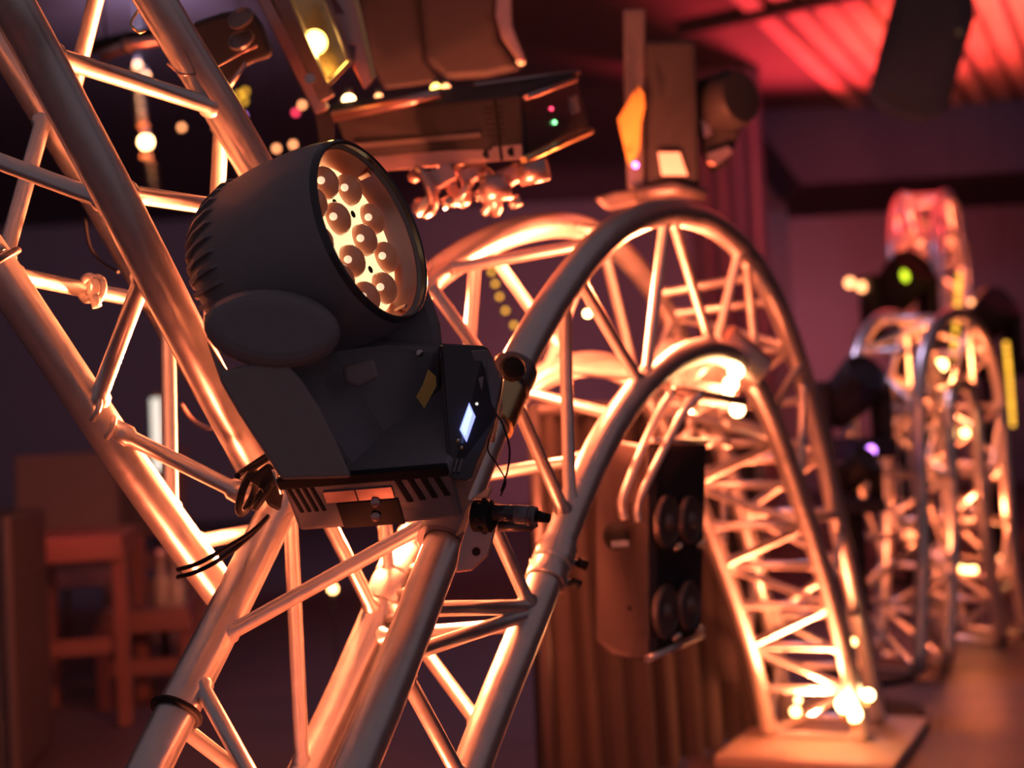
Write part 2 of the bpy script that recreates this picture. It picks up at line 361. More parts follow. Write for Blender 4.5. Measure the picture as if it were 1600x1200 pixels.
# foot plate
obp = A(3.70, -.885, .10)
tag(obox('floor_plate', obp, d2w(UV), d2w(NV), d2w(VV), .55, .44, .03, 'plate_wood', None, .006), 'square pale base plate under the far foot of the arch', 'plate')
# dark stage drape hanging behind the blinder, in folds
dr = []
nf_ = 72
for k in range(nf_+1):
    t = k/nf_; z_ = 3.02 + .95*t; b = P(845 + 350*t, 900, z_); w_ = .028*math.sin(t*math.pi*19 + 1.3*math.sin(t*9)) + .010*math.sin(t*math.pi*47)
    dr.append((b, w_))
nn_ = d2w((-.75, 0, .66)); nn_.z = 0; nn_.normalize()
rows = [(.02, 1.35), (.25, 1.2), (.5, 1.0), (.72, .75), (.90, .45)]
vs = []
for off_ in (0, .006):
    for z_, am_ in rows:
        for b, w_ in dr: q_ = b + nn_*(w_*am_+off_); vs.append((q_.x, q_.y, z_))
q = nf_+1; fs = []; L_ = len(rows)*q
for i in range(len(rows)-1):
    for k in range(nf_):
        a = i*q+k; fs.append((a, a+1, a+q+1, a+q)); fs.append((L_+a, L_+a+q, L_+a+q+1, L_+a+1))
drp = thing('stage_drape', Vector((dr[36][0].x, dr[36][0].y, 0)), 'dark brown stage drape hanging in folds behind the four lamp blinder', 'drape')
link('cloth', mesh(vs, fs), 'drape', drp)
tube('drape_pole', [Vector((dr[0][0].x, dr[0][0].y, .91)), Vector((dr[-1][0].x, dr[-1][0].y, .91))], .014, 'dark_metal', drp, 10)
for b, w_ in (dr[0], dr[-1]): tube('upright', [Vector((b.x, b.y, 0)), Vector((b.x, b.y, .92))], .014, 'dark_metal', drp, 10)
# --- left truss crossing the corner
LT = {'A': ([(-70,-155,1.40),(15,0,1.44),(75,110,1.48),(200,345,1.55),(300,540,1.62),(360,655,1.68),(408,745,1.74)]),
      'B': ([(-210,100,1.55),(-90,290,1.58),(10,440,1.62),(100,575,1.66),(190,710,1.70),(275,830,1.75),(345,925,1.80)]),
      'D': ([(-105,-120,1.72),(34,110,1.76),(150,300,1.81),(222,425,1.85),(325,600,1.90),(410,740,1.94)]),
      'Cc': ([(160,-140,1.60),(243,0,1.64),(300,95,1.68),(352,180,1.72),(410,280,1.77),(480,400,1.82)])}
lt = thing('box_truss', P(250, 700, 1.8) - Vector((0, 0, .5)), 'silver box truss crossing the upper left corner downwards', 'truss')
LC = {}
for k, pts in LT.items():
    ps = [P(*p) for p in pts]; LC[k] = catmull(ps, 10); tube('chord', ps, R50, 'aluminium', lt, 22, curve=True)
def lnode(k, px, py):
    def scr(p):
        d = p - Vector((0,0,CAM_H)); cc = Vector((d.dot(r), d.dot(u_), d.dot(f_))); return 800+cc.x/cc.z*F, 600-cc.y/cc.z*F
    return min(LC[k], key=lambda p: (scr(p)[0]-px)**2+(scr(p)[1]-py)**2)
for a, x1, y1, b, x2, y2 in (('A',62,85,'Cc',338,172), ('Cc',178,-110,'D',115,205), ('B',-150,190,'A',172,330), ('A',196,290,'Cc',360,395) , ('B',2,430,'D',255,470),
      ('A',212,425,'B',146,640), ('D',262,490,'B',283,800), ('Cc',340,175,'D',395,560), ('D',-40,-50,'B',-60,330), ('D', 60, 170, 'B', 0, 425)):
    brace(lt, lnode(a, x1, y1), lnode(b, x2, y2), .0098 if a != 'A' else .0105)
brace(lt, P(170, 668, 1.68), P(392, 778, 1.72), .0098)
brace(lt, lnode('B',300,850), P(420, 825, 1.9), .0098)
# pipe clip on the level brace
ring('pipe_clip', P(138, 450, 1.72), P(230,465,1.8)-P(10,430,1.64), .0145, .0045, 'aluminium_weld', lt)
ring('pipe_clip', P(150, 452, 1.725), P(230,465,1.8)-P(10,430,1.64), .0145, .0045, 'aluminium_weld', lt)
tube('pipe_clip', [P(146,462,1.71), P(152,480,1.71)], .006, 'aluminium_weld', lt, 10)
for (x, y, z) in ((150,640,1.66), (172,668,1.67)):
    ring('weld_collar', P(x, y, z), P(x+60, y+20, z+.02)-P(x, y, z), .012, .0035, 'aluminium_weld', lt)
# --- second arch and third arch behind
def far_arch(name, org, scale, label, half, hgt, drop, fi, ang=27):
    # half circle profile standing in a plane parallel to the first arch; org = world point under the crown at foot level
    th = thing(name, org, label, 'truss')
    U_ = d2w((math.sin(math.radians(ang)), 0, math.cos(math.radians(ang)))); N_ = d2w((-math.cos(math.radians(ang)), 0, math.sin(math.radians(ang)))); V_ = Vector((0,0,1))
    out = []
    out.append((-half-.10, -drop))
    out.append((-half-.02, -drop*.5))
    for k in range(9):
        a = math.pi*(1-k/8); out.append((half*math.cos(a), hgt*math.sin(a)))
    out.append((half+.02, -drop*.5)); out.append((half+.10, -drop))
    inn = []
    inn.append((-half+.12, -drop)); inn.append((-half+.22, -drop*.5))
    for k in range(9):
        a = math.pi*(1-k/8); inn.append(((half-.24)*math.cos(a), (hgt-.24)*math.sin(a)))
    inn.append((half-.22, -drop*.5)); inn.append((half-.12, -drop))
    fn = lambda q, w_: org + U_*q[0]*scale + V_*(q[1]+drop)*scale + N_*w_*scale
    for pth in (out, inn):
        for w_ in (-.12, .12): tube('chord', [fn(q, w_) for q in pth], .024*scale, 'aluminium', th, 14, curve=True)
    do, di = dens(out), dens(inn); n_ = fi
    for i in range(n_+1):
        a, b = along(do, i/n_), along(di, i/n_)
        brace(th, fn(a,-.12), fn(a,.12), .010*scale); brace(th, fn(b,-.12), fn(b,.12), .010*scale)
        if i < n_:
            a2, b2 = along(do, (i+1)/n_), along(di, (i+1)/n_); s = 1 if i % 2 else -1
            brace(th, fn(a, .12*s), fn(a2, -.12*s), .010*scale); brace(th, fn(b, .12*s), fn(b2, -.12*s), .010*scale)
            for w_ in (-.12, .12):
                if i % 2: brace(th, fn(a, w_), fn(b2, w_), .010*scale)
                else: brace(th, fn(b, w_), fn(a2, w_), .010*scale)
    return th
g = P(1466, 900, 4.95); g.z = 0.02
top2 = P(1466, 490, 4.95).z
far_arch('second_arch_truss', g, 1.0, 'blurred second truss arch with glowing rungs right of the first arch', .36, .36, top2-.36-.02, 13, 40)
g3 = P(1470, 700, 8.6); g3.z = 0.02; top3 = P(1470, 302, 8.6).z
far_arch('third_arch_truss', g3, 1.0, 'tall distant truss arch whose lit crown rises at the far right', .60, .50, top3-.50-.02, 22)

# ================================================================== THE BIG WASH LIGHT
hero = thing('moving_wash_light', P(590, 830, 1.55), 'large black moving wash light with lit honeycomb of lenses clamped to the arch', 'stage light')
NF = d2w(Vector((.86, .32, -.41)).normalized()); FC = P(577, 362, 1.50)
def hp(s): return FC - NF*s
head = lathe('head_shell', FC, -NF, [(.030,.084),(.0302,.0845),(.02,.089),(.010,.094),(.004,.0955),(-.001,.0975),(-.003,.1005),(.001,.1035),(.008,.1045),(.02,.1075),(.05,.1105),(.09,.1115),(.125,.109),(.15,.101),(.17,.088),(.182,.066),(.187,.03),(.188,.0)], 'black_plastic', hero, 72)
lathe('inner_reflector', FC, -NF, [(.004,.0945),(.009,.0930),(.018,.0885),(.0265,.0845),(.028,.0855),(.02,.0892),(.010,.0938),(.004,.0955)], 'reflector', head, 72)
lathe('front_bezel', FC, -NF, [(-.006,.0965),(-.0075,.0985),(-.006,.1015),(-.001,.103),(.002,.101),(-.001,.097)], 'black_gloss', head, 72)
lathe('lens_plate', FC, -NF, [(.0265,.0),(.0265,.085),(.029,.085),(.029,0)], 'lens_plate', hero, 64)
ex = NF.orthogonal().normalized()
upi = d2w((-.377*1, .926, 0)); ex = (upi - NF*upi.dot(NF)).normalized(); ey = -NF.cross(ex)
for rr_, n_, a0_ in ((.0275, 3, 86), (.0655, 9, 28)):
    for k in range(n_):
        th = math.radians(a0_ + 360/n_*k)
        c = FC - NF*.0263 - ex*rr_*math.cos(th) + ey*rr_*math.sin(th)
        l = lathe('lens', c, NF, [(-.001,.0182),(.003,.0181),(.007,.0170),(.0105,.0145),(.0132,.0105),(.0148,.006),(.0153,.0)], 'lens_glass', hero, 32)
        ball('lens_highlight', c + NF*.0078 - ey*.0163 + ex*.001, .0042, 'highlight_glow', l, 12, sq=.45, ax=NF*.5-ey*.87)  # glowing dot on the opaque dome, stands in for the lens highlight
for th_, rr_ in ((134,.041), (32,.041), (262,.036), (180,.043), (308,.043), (225,.05)):
    th = math.radians(th_); c = FC - NF*.0263 - ex*rr_*math.cos(th) + ey*rr_*math.sin(th)
    lathe('screw_hole', c, NF, [(0,.0042),(.0006,.0042),(.0006,0)], 'black_rubber', hero, 14)
for k in range(3):
    a = math.radians(120*k-78); dv = ex*math.cos(a)+ey*math.sin(a); tg = NF.cross(dv)
    obox('seam_rib', FC - NF*.015 + dv*.0895, tg, NF, dv, .007, .022, .003, 'reflector', head, .001)
for k in range(40):
    a = 2*math.pi*k/40; dv = ex*math.cos(a)+ey*math.sin(a); tg = NF.cross(dv)
    pts = [hp(.118)+dv*.1085, hp(.128)+dv*.1125, hp(.15)+dv*.106, hp(.172)+dv*.093, hp(.185)+dv*.07]
    vs = []
    for p in pts: vs += [p-tg*.0022, p+tg*.0022]
    for p in (hp(.180)+dv*.06, hp(.16)+dv*.08, hp(.12)+dv*.095): vs += [p-tg*.0022, p+tg*.0022]
    m_ = 8; fs = [tuple(2*i for i in range(m_)), tuple(2*i+1 for i in range(m_-1, -1, -1))] + [(2*i, 2*((i+1) % m_), 2*((i+1) % m_)+1, 2*i+1) for i in range(m_)]
    link('cooling_fin', mesh(vs, fs), 'black_plastic', head, smooth=False)
# yoke: two arms and the bridge
cap = [(425+math.cos(a)*108-math.sin(a)*10, 514+math.sin(a)*62+math.cos(a)*12) for a in [2*math.pi*k/28 for k in range(28)]]
arm1 = plate('yoke_arm', cap, 1.395, .05, 'black_plastic', hero, 0)
bv_ = bevel(arm1, .016, 4)
lower = plate('arm_cover', [(322,530),(352,578),(440,557),(472,594),(500,638),(526,690),(550,746),(440,750),(408,700),(372,645),(345,598)],
      1.405, .06, 'grey_plastic', hero, .010)  # lighter, warmer plastic than the arm: light on this face put into colour
plate('yoke_arm', [(560,505),(600,510),(640,470),(664,440),(676,470),(688,505),(692,545),(672,640),(650,735),(560,742),(530,650)], [1.56]*11, .05, 'black_plastic', hero, .01)
plate('yoke_bridge', [(425,555),(520,535),(600,530),(690,540),(690,700),(640,742),(548,746),(500,640)], [1.47,1.5,1.53,1.55,1.54,1.50,1.46,1.44], .06, 'black_plastic', hero, .01)
plate('warning_sticker', [(669,577),(681,588),(682,603),(663,638),(650,620),(660,602)], 1.488, .001, 'sticker_yellow', hero, 0)
plate('tilt_lock', [(535,572),(585,560),(592,590),(560,606),(538,598)], 1.462, .02, 'grey_plastic', hero, .004)
lathe('screw', P(655, 552, 1.53), d2w((.3,0,-1)), [(0,.004),(.003,.004),(.004,.002),(.004,0)], 'steel', hero, 12)
# base box
B0 = [P(436,752,1.46), P(702,730,1.42), P(722,812,1.455), P(466,832,1.49)]      # face with vents, turned to the camera
B1 = [P(520,600,1.62), P(770,560,1.58), P(790,640,1.62), P(560,690,1.66)]
base = box8('base_housing', B0+B1, 'black_plastic', hero, .006)
def face(a, b, quad=B0, out=0.0):               # bilinear point on the vent face
    p = (quad[0]*(1-a)+quad[1]*a)*(1-b) + (quad[3]*(1-a)+quad[2]*a)*b
    nn = (quad[1]-quad[0]).cross(quad[3]-quad[0]).normalized()
    if nn.dot(p-Vector((0,0,CAM_H))) > 0: nn = -nn
    return p + nn*out
def fbox(name, a0, a1, b0, b1, m, par, o0=-.002, o1=.0012, skew=0, bv=.0005, quad=B0):
    f_q = [face(a0, b0, quad, o1), face(a1, b0, quad, o1), face(a1+skew, b1, quad, o1), face(a0+skew, b1, quad, o1)]
    b_q = [face(a0, b0, quad, o0), face(a1, b0, quad, o0), face(a1+skew, b1, quad, o0), face(a0+skew, b1, quad, o0)]
    return box8(name, f_q+b_q, m, par, bv)
for k in range(4): fbox('vent_slot', .025+k*.045, .047+k*.045, .08, .62, 'black_rubber', base, skew=.035)
for k in range(4): fbox('vent_slot', .66+k*.075, .695+k*.075, .06+.0*k, .58-.02*k, 'black_rubber', base, skew=.05)
fbox('handle_recess', .29, .66, .50, .98, 'black_rubber', base)
fbox('lit_recess_lip', .235, .425, .26, .475, 'red_zinc', base, o1=.0015)  # reddish metal strips stand in for red light from below on the housing
fbox('lit_recess_lip', .43, .645, .26, .475, 'red_zinc', base, o1=.0015)
lathe('base_foot', face(.50, .80, out=.001), d2w((0,0,-1)), [(0,.0052),(.004,.0048),(.005,.003),(.005,0)], 'red_zinc', base, 16)
lathe('base_foot', face(.525, .53, out=.001), d2w((0,0,-1)), [(0,.0052),(.004,.0048),(.005,.003),(.005,0)], 'red_zinc', base, 16)
fbox('top_rim', -.01, .99, -.06, .14, 'black_rubber', base, -.004, .004, bv=.002)
# control panel standing on the right end of the base
pan = [P(690,535,1.52), P(762,540,1.50), P(788,592,1.52), P(776,652,1.50), P(730,748,1.43), P(690,744,1.43)]
cp = plate('control_panel', [(686,536),(760,540),(788,592),(778,652),(735,752),(700,748)], [1.50,1.49,1.50,1.49,1.425,1.425], .09, 'black_gloss', hero, .004)
plate('panel_ridge', [(735,548),(762,546),(784,592),(772,650),(742,640),(752,600)], [1.485,1.484,1.494,1.484,1.482,1.488], .006, 'black_plastic', cp, .002)
def pz(y): return 1.4865 - (y-560)*0.00030
plate('display', [(733,629),(743,651),(729,691),(718,671)], [1.452,1.452,1.444,1.446], .002, 'lcd', cp, 0)
plate('display_text', [(733,634),(738,646),(727,681),(721,670)], [1.451,1.451,1.443,1.445], .001, 'lcd_bright', cp, 0)
for x, y in ((745,631),): ball('led', P(x, y, 1.453), .0016, 'tube_white', cp, 8)
for x, y in ((715,689),(721,700)): ball('button', P(x, y, 1.437), .0022, 'brass', cp, 10)
for k in range(3): plate('panel_key', [(706+k*7,716),(710+k*7,717),(704+k*7,738),(700+k*7,737)], 1.428, .002, 'black_plastic', cp, .0005)
plate('panel_label', [(748,590),(756,588),(752,615),(743,618)], 1.478, .001, 'grey_plastic', cp, 0)
# mounting bracket, clamp and plugs below the base
plate('omega_bracket', [(735,800),(770,795),(774,830),(764,868),(738,892),(712,895),(718,855)], [1.50]*7, .008, 'red_zinc', hero, .002)
lathe('bracket_hole', P(744, 862, 1.496), d2w((0,0,-1)), [(0,.0045),(.001,.0045),(.001,0)], 'black_rubber', hero, 14)
c, t = chord_at('FO', 706, 822)
lathe('clamp_jaw', c, t, [(-.024,.0255),(-.024,.0335),(.024,.0335),(.024,.0255)], 'black_plastic', hero, 28)
obox('clamp_body', c + d2w((.028,.022,-.02)), t, d2w((.8,.5,-.3)), d2w((.2,.3,1)), .046, .035, .035, 'black_plastic', hero, .004)
lathe('clamp_knob', P(757, 806, 1.47), d2w((.9,.0,-.35)), [(-.012,.014),(-.01,.017),(.008,.017),(.011,.012),(.013,.006),(.013,0)], 'black_rubber', hero, 20)
for k in range(8):
    a = math.pi*2*k/8
    ball('knob_grip', P(757, 806, 1.47) + d2w((math.sin(a)*.006, math.cos(a)*.0155, math.sin(a)*.0145)), .0038, 'black_rubber', hero, 8)
pl = thing('cable_plug', P(800, 830, 1.46), 'black cable plug with collar sticking out right beside the wash light clamp', 'plug')
def ptube(name, a, b, r1, r2, m, par, seg=18): return tube(name, [Vector(a), Vector(b)], [r1, r2], m, par, seg)
ptube('plug_body', P(772, 800, 1.46), P(812, 803, 1.45), .0085, .0085, 'black_gloss', pl)
ptube('plug_collar', P(806, 803, 1.452), P(838, 806, 1.445), .0098, .0092, 'black_plastic', pl)
ptube('plug_tail', P(836, 806, 1.446), P(858, 810, 1.44), .0066, .0045, 'black_rubber', pl)
ptube('plug_ring', P(826, 805, 1.447), P(832, 806, 1.446), .0104, .0104, 'dark_metal', pl)
pl2 = thing('cable_plug', P(800, 845, 1.48), 'smaller dark plug lying just under the collared cable plug', 'plug')
ptube('plug_body', P(778, 822, 1.475), P(832, 822, 1.475), .0055, .0055, 'dark_metal', pl2)
ptube('plug_tip', P(830, 822, 1.475), P(840, 818, 1.475), .0045, .003, 'dark_metal', pl2)
def cable(name, pts, r_, m, label, group=None, par=None):
    o = tube(name, [P(*p) for p in pts], r_, m, par, 8, curve=True)
    if label: tag(o, label, 'cable', group)
    return o
cable('thin_cable', [(770,640,1.47),(785,662,1.465),(796,700,1.46),(793,735,1.46),(783,768,1.465)], .0011, 'black_rubber', 'thin black cable looping beside the lit display of the wash light')
cable('thin_cable', [(772,660,1.48),(762,700,1.475),(776,725,1.475),(790,752,1.47),(782,775,1.47)], .0009, 'black_rubber', 'finest black wire twisting inside the cable loop by the display')
# second smaller half coupler on the dark chord right of the panel
hc = thing('half_coupler', P(800, 620, 1.72), 'dark metal half coupler gripping the front tube right of the control panel', 'clamp')
c, t = chord_at('FO', 797, 585)
lathe('coupler_jaw', c, t, [(-.018,.0245),(-.018,.030),(.018,.030),(.018,.0245)], 'dark_metal', hc, 28)
c2_, t2_ = chord_at('FO', 782, 650)
lathe('coupler_jaw', c2_, t2_, [(-.03,.0245),(-.03,.0295),(.03,.0295),(.03,.0245)], 'brass', hc, 28)
lathe('wing_knob', P(800, 577, 1.74), d2w((.1,.2,-1)), [(0,.016),(.006,.0165),(.012,.013),(.014,.006),(.014,0)], 'black_rubber', hc, 18)
tube('coupler_bolt', [P(775,640,1.70), P(765,690,1.70)], .006, 'steel', hc, 10)
# black snap clamp where left truss meets the arch
sc_ = thing('snap_clamp', P(410, 780, 1.64), 'black ring clamp joining the left truss to the arch below the yoke', 'clamp')
ring('clamp_ring', P(405, 722, 1.63), d2w((.5,-.8,.1)), .029, .0035, 'black_rubber', sc_, a0=20, a1=330)
ring('clamp_ring', P(388, 768, 1.63), d2w((.95,-.3,-.1)), .026, .0045, 'black_rubber', sc_)
ring('clamp_ring', P(415, 765, 1.62), d2w((.8,-.5,.2)), .024, .004, 'black_rubber', sc_)
plate('clamp_body', [(385,748),(420,722),(436,738),(432,760),(444,768),(438,800),(418,790),(408,765)], 1.60, .03, 'black_rubber', sc_, .004)
tube('clamp_bolt', [P(428,733,1.59), P(440,772,1.59)], .0032, 'steel', sc_, 8)
for i, (yo, lab) in enumerate(((0, 'upper black cable slung across the low end of the left truss'), (12, 'lower black cable slung across the low end of the left truss'))):
    cable('slung_cable', [(278,890+yo,1.66),(310,880+yo,1.63),(350,858+yo,1.62),(392,832+yo*.4,1.64),(420,806,1.66)], .0028, 'black_rubber', lab)
cable('hanging_cable', [(132,340,1.9),(140,385,1.9),(160,410,1.9),(185,425,1.88)], .002, 'black_rubber', 'dark cable drooping behind the left truss beside the pipe clip')
cable('cable_loop', [(282,630,1.95),(300,655,1.95),(325,668,1.94),(342,662,1.93),(338,650,1.92)], .003, 'red_zinc', 'small reddish cable loop hanging left of the yoke arm')
ringo = thing('tube_end_ring', P(0, 405, 1.6), 'polished ring clamp on the left truss at the left picture edge', 'clamp')
ring('ring_band', P(-4, 410, 1.585), d2w((.5,-.8,.2)), .026, .004, 'dark_metal', ringo)
tube('ring_screw', [P(-8,395,1.56), P(6,385,1.56)], .004, 'steel', ringo, 8)

# ================================================================== FIXTURES BEHIND
# floodlight with glowing lamp at the top
fl = thing('flood_light', P(490, 160, 2.25), 'open floodlight with a glowing yellow bulb and dark red side rails', 'stage light')
box8('side_rail', [P(392,-20,2.15),P(412,-20,2.14),P(512,172,2.14),P(492,180,2.15), P(400,-20,2.25),P(420,-20,2.25),P(516,168,2.25),P(500,178,2.25)], 'red_zinc', fl, .003)
box8('side_rail', [P(416,-20,2.13),P(444,-20,2.12),P(520,150,2.12),P(500,160,2.13), P(420,-20,2.2),P(450,-20,2.2),P(524,150,2.2),P(505,160,2.2)], 'dark_metal', fl, .003)
box8('back_reflector', [P(440,-30,2.34),P(505,-30,2.36),P(552,95,2.36),P(510,125,2.34), P(440,-30,2.40),P(505,-30,2.42),P(552,95,2.42),P(510,125,2.40)], 'brass', fl, .003)
box8('rim_rail', [P(500,-20,2.15),P(510,-20,2.15),P(552,92,2.15),P(543,96,2.15), P(500,-20,2.32),P(510,-20,2.32),P(552,92,2.32),P(543,96,2.32)], 'dark_metal', fl, .002)
box8('rim_rail', [P(508,132,2.15),P(548,90,2.15),P(552,96,2.15),P(512,138,2.15), P(508,132,2.32),P(548,90,2.32),P(552,96,2.32),P(512,138,2.32)], 'brass', fl, .002)
plate('barn_door', [(512,-20),(548,-20),(582,128),(570,140),(552,105),(556,70),(536,70),(524,22),(538,22)], [2.2]*9, .004, 'red_zinc', fl, .001)
plate('barn_door', [(548,-20),(556,-20),(588,120),(580,128)], 2.16, .03, 'brass', fl, .001)
plate('bracket', [(492,178),(512,172),(522,190),(520,236),(500,236),(496,200)], 2.15, .03, 'dark_shell', fl, .002)
ball('bulb', P(492, 66, 2.27), .020, 'bulb_yellow', fl, 18)
lathe('screw', P(485, 124, 2.13), d2w((0,0,-1)), [(0,.008),(.006,.008),(.006,0)], 'steel', fl, 12)
point('flood_bulb_light', P(497, 68, 2.22), 1.2, (1, .55, .12), .02)
# mover between chord and floodlight: cable box with handles, dark
jb = thing('dimmer_head', P(370, 140, 2.0), 'dark lamp housing with round vents hanging between left truss and floodlight', 'stage light')
plate('housing', [(298,36),(345,20),(392,12),(412,40),(428,88),(396,98),(384,104),(352,146),(320,100)], 1.98, .12, 'dark_shell', jb, .008)
for (x, y, z) in ((377,30,1.955), (378,63,1.955)):
    lathe('round_vent', P(x, y, z), d2w((-.3,.5,-.8)), [(0,.019),(.004,.019),(.004,.016),(.002,.015),(.002,0)], 'dark_metal', jb, 24)
tube('safety_handle', [P(354,142,1.97), P(384,98,1.97)], .003, 'steel', jb, 8)
plate('mount_arm', [(296,100),(322,98),(352,142),(330,150)], 1.97, .03, 'dark_metal', jb, .003)
cable('bare_wire', [(235,-5,1.72),(212,22,1.72),(205,38,1.70),(216,50,1.69),(226,48,1.70)], .0018, 'brass', 'copper coloured wire loop on the upper left edge of the chord')
cable('bare_wire', [(262,100,1.66),(285,116,1.64),(320,112,1.70),(355,95,1.85),(378,82,1.95),(402,72,1.95)], .0016, 'red_zinc', 'thin wire running from the upper chord to the dark lamp housing')
hs = thing('hose_clamp_rod', P(200, 80, 3.0), 'horizontal dark pipe with couplings behind the upper left braces', 'pipe')
tube('pipe', [P(158,88,3.0), P(205,70,3.0), P(262,62,3.0)], .012, 'red_zinc', hs, 12)
tube('pipe', [P(140,75,3.05), P(200,60,3.05), P(262,50,3.05)], .014, 'black_rubber', hs, 12)
for xx_ in (165, 250): tube('cord', [P(xx_, 66, 3.05), P(xx_, 66, 3.05)+Vector((0,0,1.2))], .002, 'black_rubber', hs, 5)
tube('coupling', [P(193,74,2.98), P(203,70,2.98)], .016, 'dark_metal', hs, 12)
# lying moving head, centre top
mv = thing('moving_head_light', P(700, 260, 2.2), 'dark moving head base lying sideways with red and green status lights', 'stage light')
Q0 = [P(520,178,2.28), P(812,146,2.14), P(822,250,2.14), P(560,270,2.28)]
Q1 = [P(515,160,2.52), P(905,110,2.44), P(924,205,2.44), P(600,262,2.55)]
mb = box8('base_housing', Q0+Q1, 'dark_shell', mv, .006)
def f2(name, a0, a1, b0, b1, m, o0=-.002, o1=.002): return fbox(name, a0, a1, b0, b1, m, mb, o0, o1, quad=Q0, bv=.0005)
for k in range(6): f2('vent_slot', .80, .90, .16+k*.085, .19+k*.085, 'black_rubber')
f2('lit_lower_strip', .05, .985, .76, .99, 'red_zinc', o1=.0015); f2('groove', .86, .875, .05, .98, 'black_rubber', o1=.003)  # reddish strip stands in for coral light along the lower housing
f2('ridge', .05, .78, .52, .60, 'dark_metal', o1=.006)
for a in (.79, .93): lathe('socket', face(a, .86, Q0, .002), d2w((0,0,-1)), [(0,.007),(.001,.007),(.001,0)], 'black_rubber', mb, 14)
QP = [Q0[1], Q1[1], Q1[2], Q0[2]]
fbox('panel', .04, .93, .10, .90, 'black_gloss', mb, -.002, .0015, quad=QP)
fbox('panel_key', .70, .85, .35, .62, 'grey_plastic', mb, 0, .003, quad=QP)
ball('led', face(.40, .40, QP, .004), .0032, 'led_red', mb, 8); ball('led', face(.42, .62, QP, .004), .0034, 'led_green', mb, 8)
tube('edge_rail', [P(818,250,2.12), P(924,204,2.40)], .0055, 'brass', mv, 10)
tube('edge_rail', [P(822,152,2.12), P(900,124,2.36)], .0042, 'red_zinc', mv, 10)
tube('top_rail', [P(520,182,2.26), P(640,158,2.22), P(690,146,2.2)], .009, 'red_zinc', mv, 10)
tube('top_rail', [P(740,134,2.3), P(905,112,2.42)], .004, 'red_zinc', mv, 10)
# clamps and connectors below it
rk = random.Random(3)
def hook_clamp(x, y, z, s, label, tilt):
    t_ = thing('hook_clamp', P(x, y+30*s, z), label, 'clamp', None)
    ring('hook', P(x, y, z), d2w((math.cos(tilt), .3, math.sin(tilt))), .030*s, .010*s, 'red_zinc', t_, 20, 20, 300)
    obox('hook_body', P(x+26*s, y-22*s, z), d2w((1, .5, 0)), d2w((-.5, 1, 0)), d2w((0,0,1)), .05*s, .028*s, .03*s, 'red_zinc', t_, .003)
    tube('clamp_bolt', [P(x-10*s, y+34*s, z-.02), P(x+24*s, y-6*s, z-.02)], .0065*s, 'aluminium', t_, 10)
    tube('wing_nut', [P(x+30*s, y+20*s, z), P(x+48*s, y+12*s, z)], .009*s, 'steel', t_, 10)
hook_clamp(660, 300, 2.18, 1.0, 'reddish hook clamp nearest the lens rim of the wash light', .5)
hook_clamp(715, 290, 2.22, .9, 'reddish hook clamp in the middle under the lying moving head', -.4)
hook_clamp(765, 300, 2.20, 1.0, 'reddish hook clamp under the vent slots of the lying moving head', .2)
kn = thing('clamp_knob', P(820, 268, 2.14), 'stubby cylindrical knob under the corner of the lying moving head', 'knob')
ptube('knob_body', P(812, 274, 2.13), P(856, 264, 2.12), .017, .0165, 'red_zinc', kn)
ptube('knob_stem', P(833, 252, 2.13), P(836, 266, 2.13), .008, .008, 'red_zinc', kn)
kn2 = thing('clamp_knob', P(770, 305, 2.2), 'wide pink lit knob between the hook clamps below the vents', 'knob')
ptube('knob_body', P(752, 298, 2.14), P(798, 290, 2.14), .021, .020, 'red_zinc', kn2)
ptube('knob_stem', P(755, 292, 2.14), P(758, 314, 2.14), .007, .007, 'aluminium', kn2)
# dark head above
dh = thing('moving_head_light', P(700, 60, 2.9), 'big dark moving head hanging above the lying one', 'stage light')
plate('side_plate', [(556,-20),(652,-20),(662,92),(690,128),(600,140),(580,100)], 2.75, .10, 'dark_shell', dh, .006)
plate('head_shell', [(652,-20),(780,-20),(772,20),(778,60),(800,92),(820,108),(760,122),(700,126),(664,96)], 2.72, .30, 'dark_shell', dh, .03)
plate('trim_strip', [(776,-20),(798,-20),(800,40),(822,96),(812,100),(784,60),(774,25)], 2.70, .02, 'red_zinc', dh, .004)
# mover on top of the arch
am = thing('moving_head_light', P(1050, 305, 2.9), 'dark moving head standing on the crown of the arch with orange side plate', 'stage light')
plate('housing', [(1008,62),(1088,60),(1094,296),(1010,296)], 2.85, .16, 'dark_shell', am, .012)
plate('side_strip', [(974,14),(1008,14),(1006,296),(980,296),(976,180)], 2.86, .06, 'dark_metal', am, .004)
plate('orange_plate', [(992,140),(1004,165),(1002,195),(1000,232),(986,262),(980,250),(965,186)], 2.82, .008, 'sticker_yellow', am, .002)
plate('orange_plate', [(996,132),(1006,146),(1008,165),(1003,190),(998,160)], 2.80, .006, 'sticker_yellow', am, .002)
plate('label_sheet', [(1028,238),(1062,238),(1074,274),(1034,274)], 2.835, .002, 'paper', am, 0)
lathe('head_shell', P(1120, 165, 2.95), d2w((.6,.1,-.8)), [(-.09,.02),(-.08,.05),(-.02,.062),(.05,.060),(.07,.052),(.07,0)], 'dark_shell', am, 32)
plate('lower_yoke', [(1092,180),(1108,178),(1140,172),(1148,190),(1156,210),(1150,225),(1132,262),(1112,272),(1096,240)], 2.93, .05, 'dark_shell', am, .008)
plate('lit_vent', [(1094,184),(1108,182),(1112,210),(1100,216)], 2.915, .006, 'red_zinc', am, .001)
plate('lit_vent', [(1104,240),(1138,228),(1146,238),(1118,260),(1106,254)], 2.91, .006, 'red_zinc', am, .001)
plate('lit_vent', [(1122,176),(1140,174),(1142,186),(1128,190)], 2.915, .006, 'red_zinc', am, .001)
ball('led', P(993, 258, 2.79), .006, 'led_purple', am, 10)
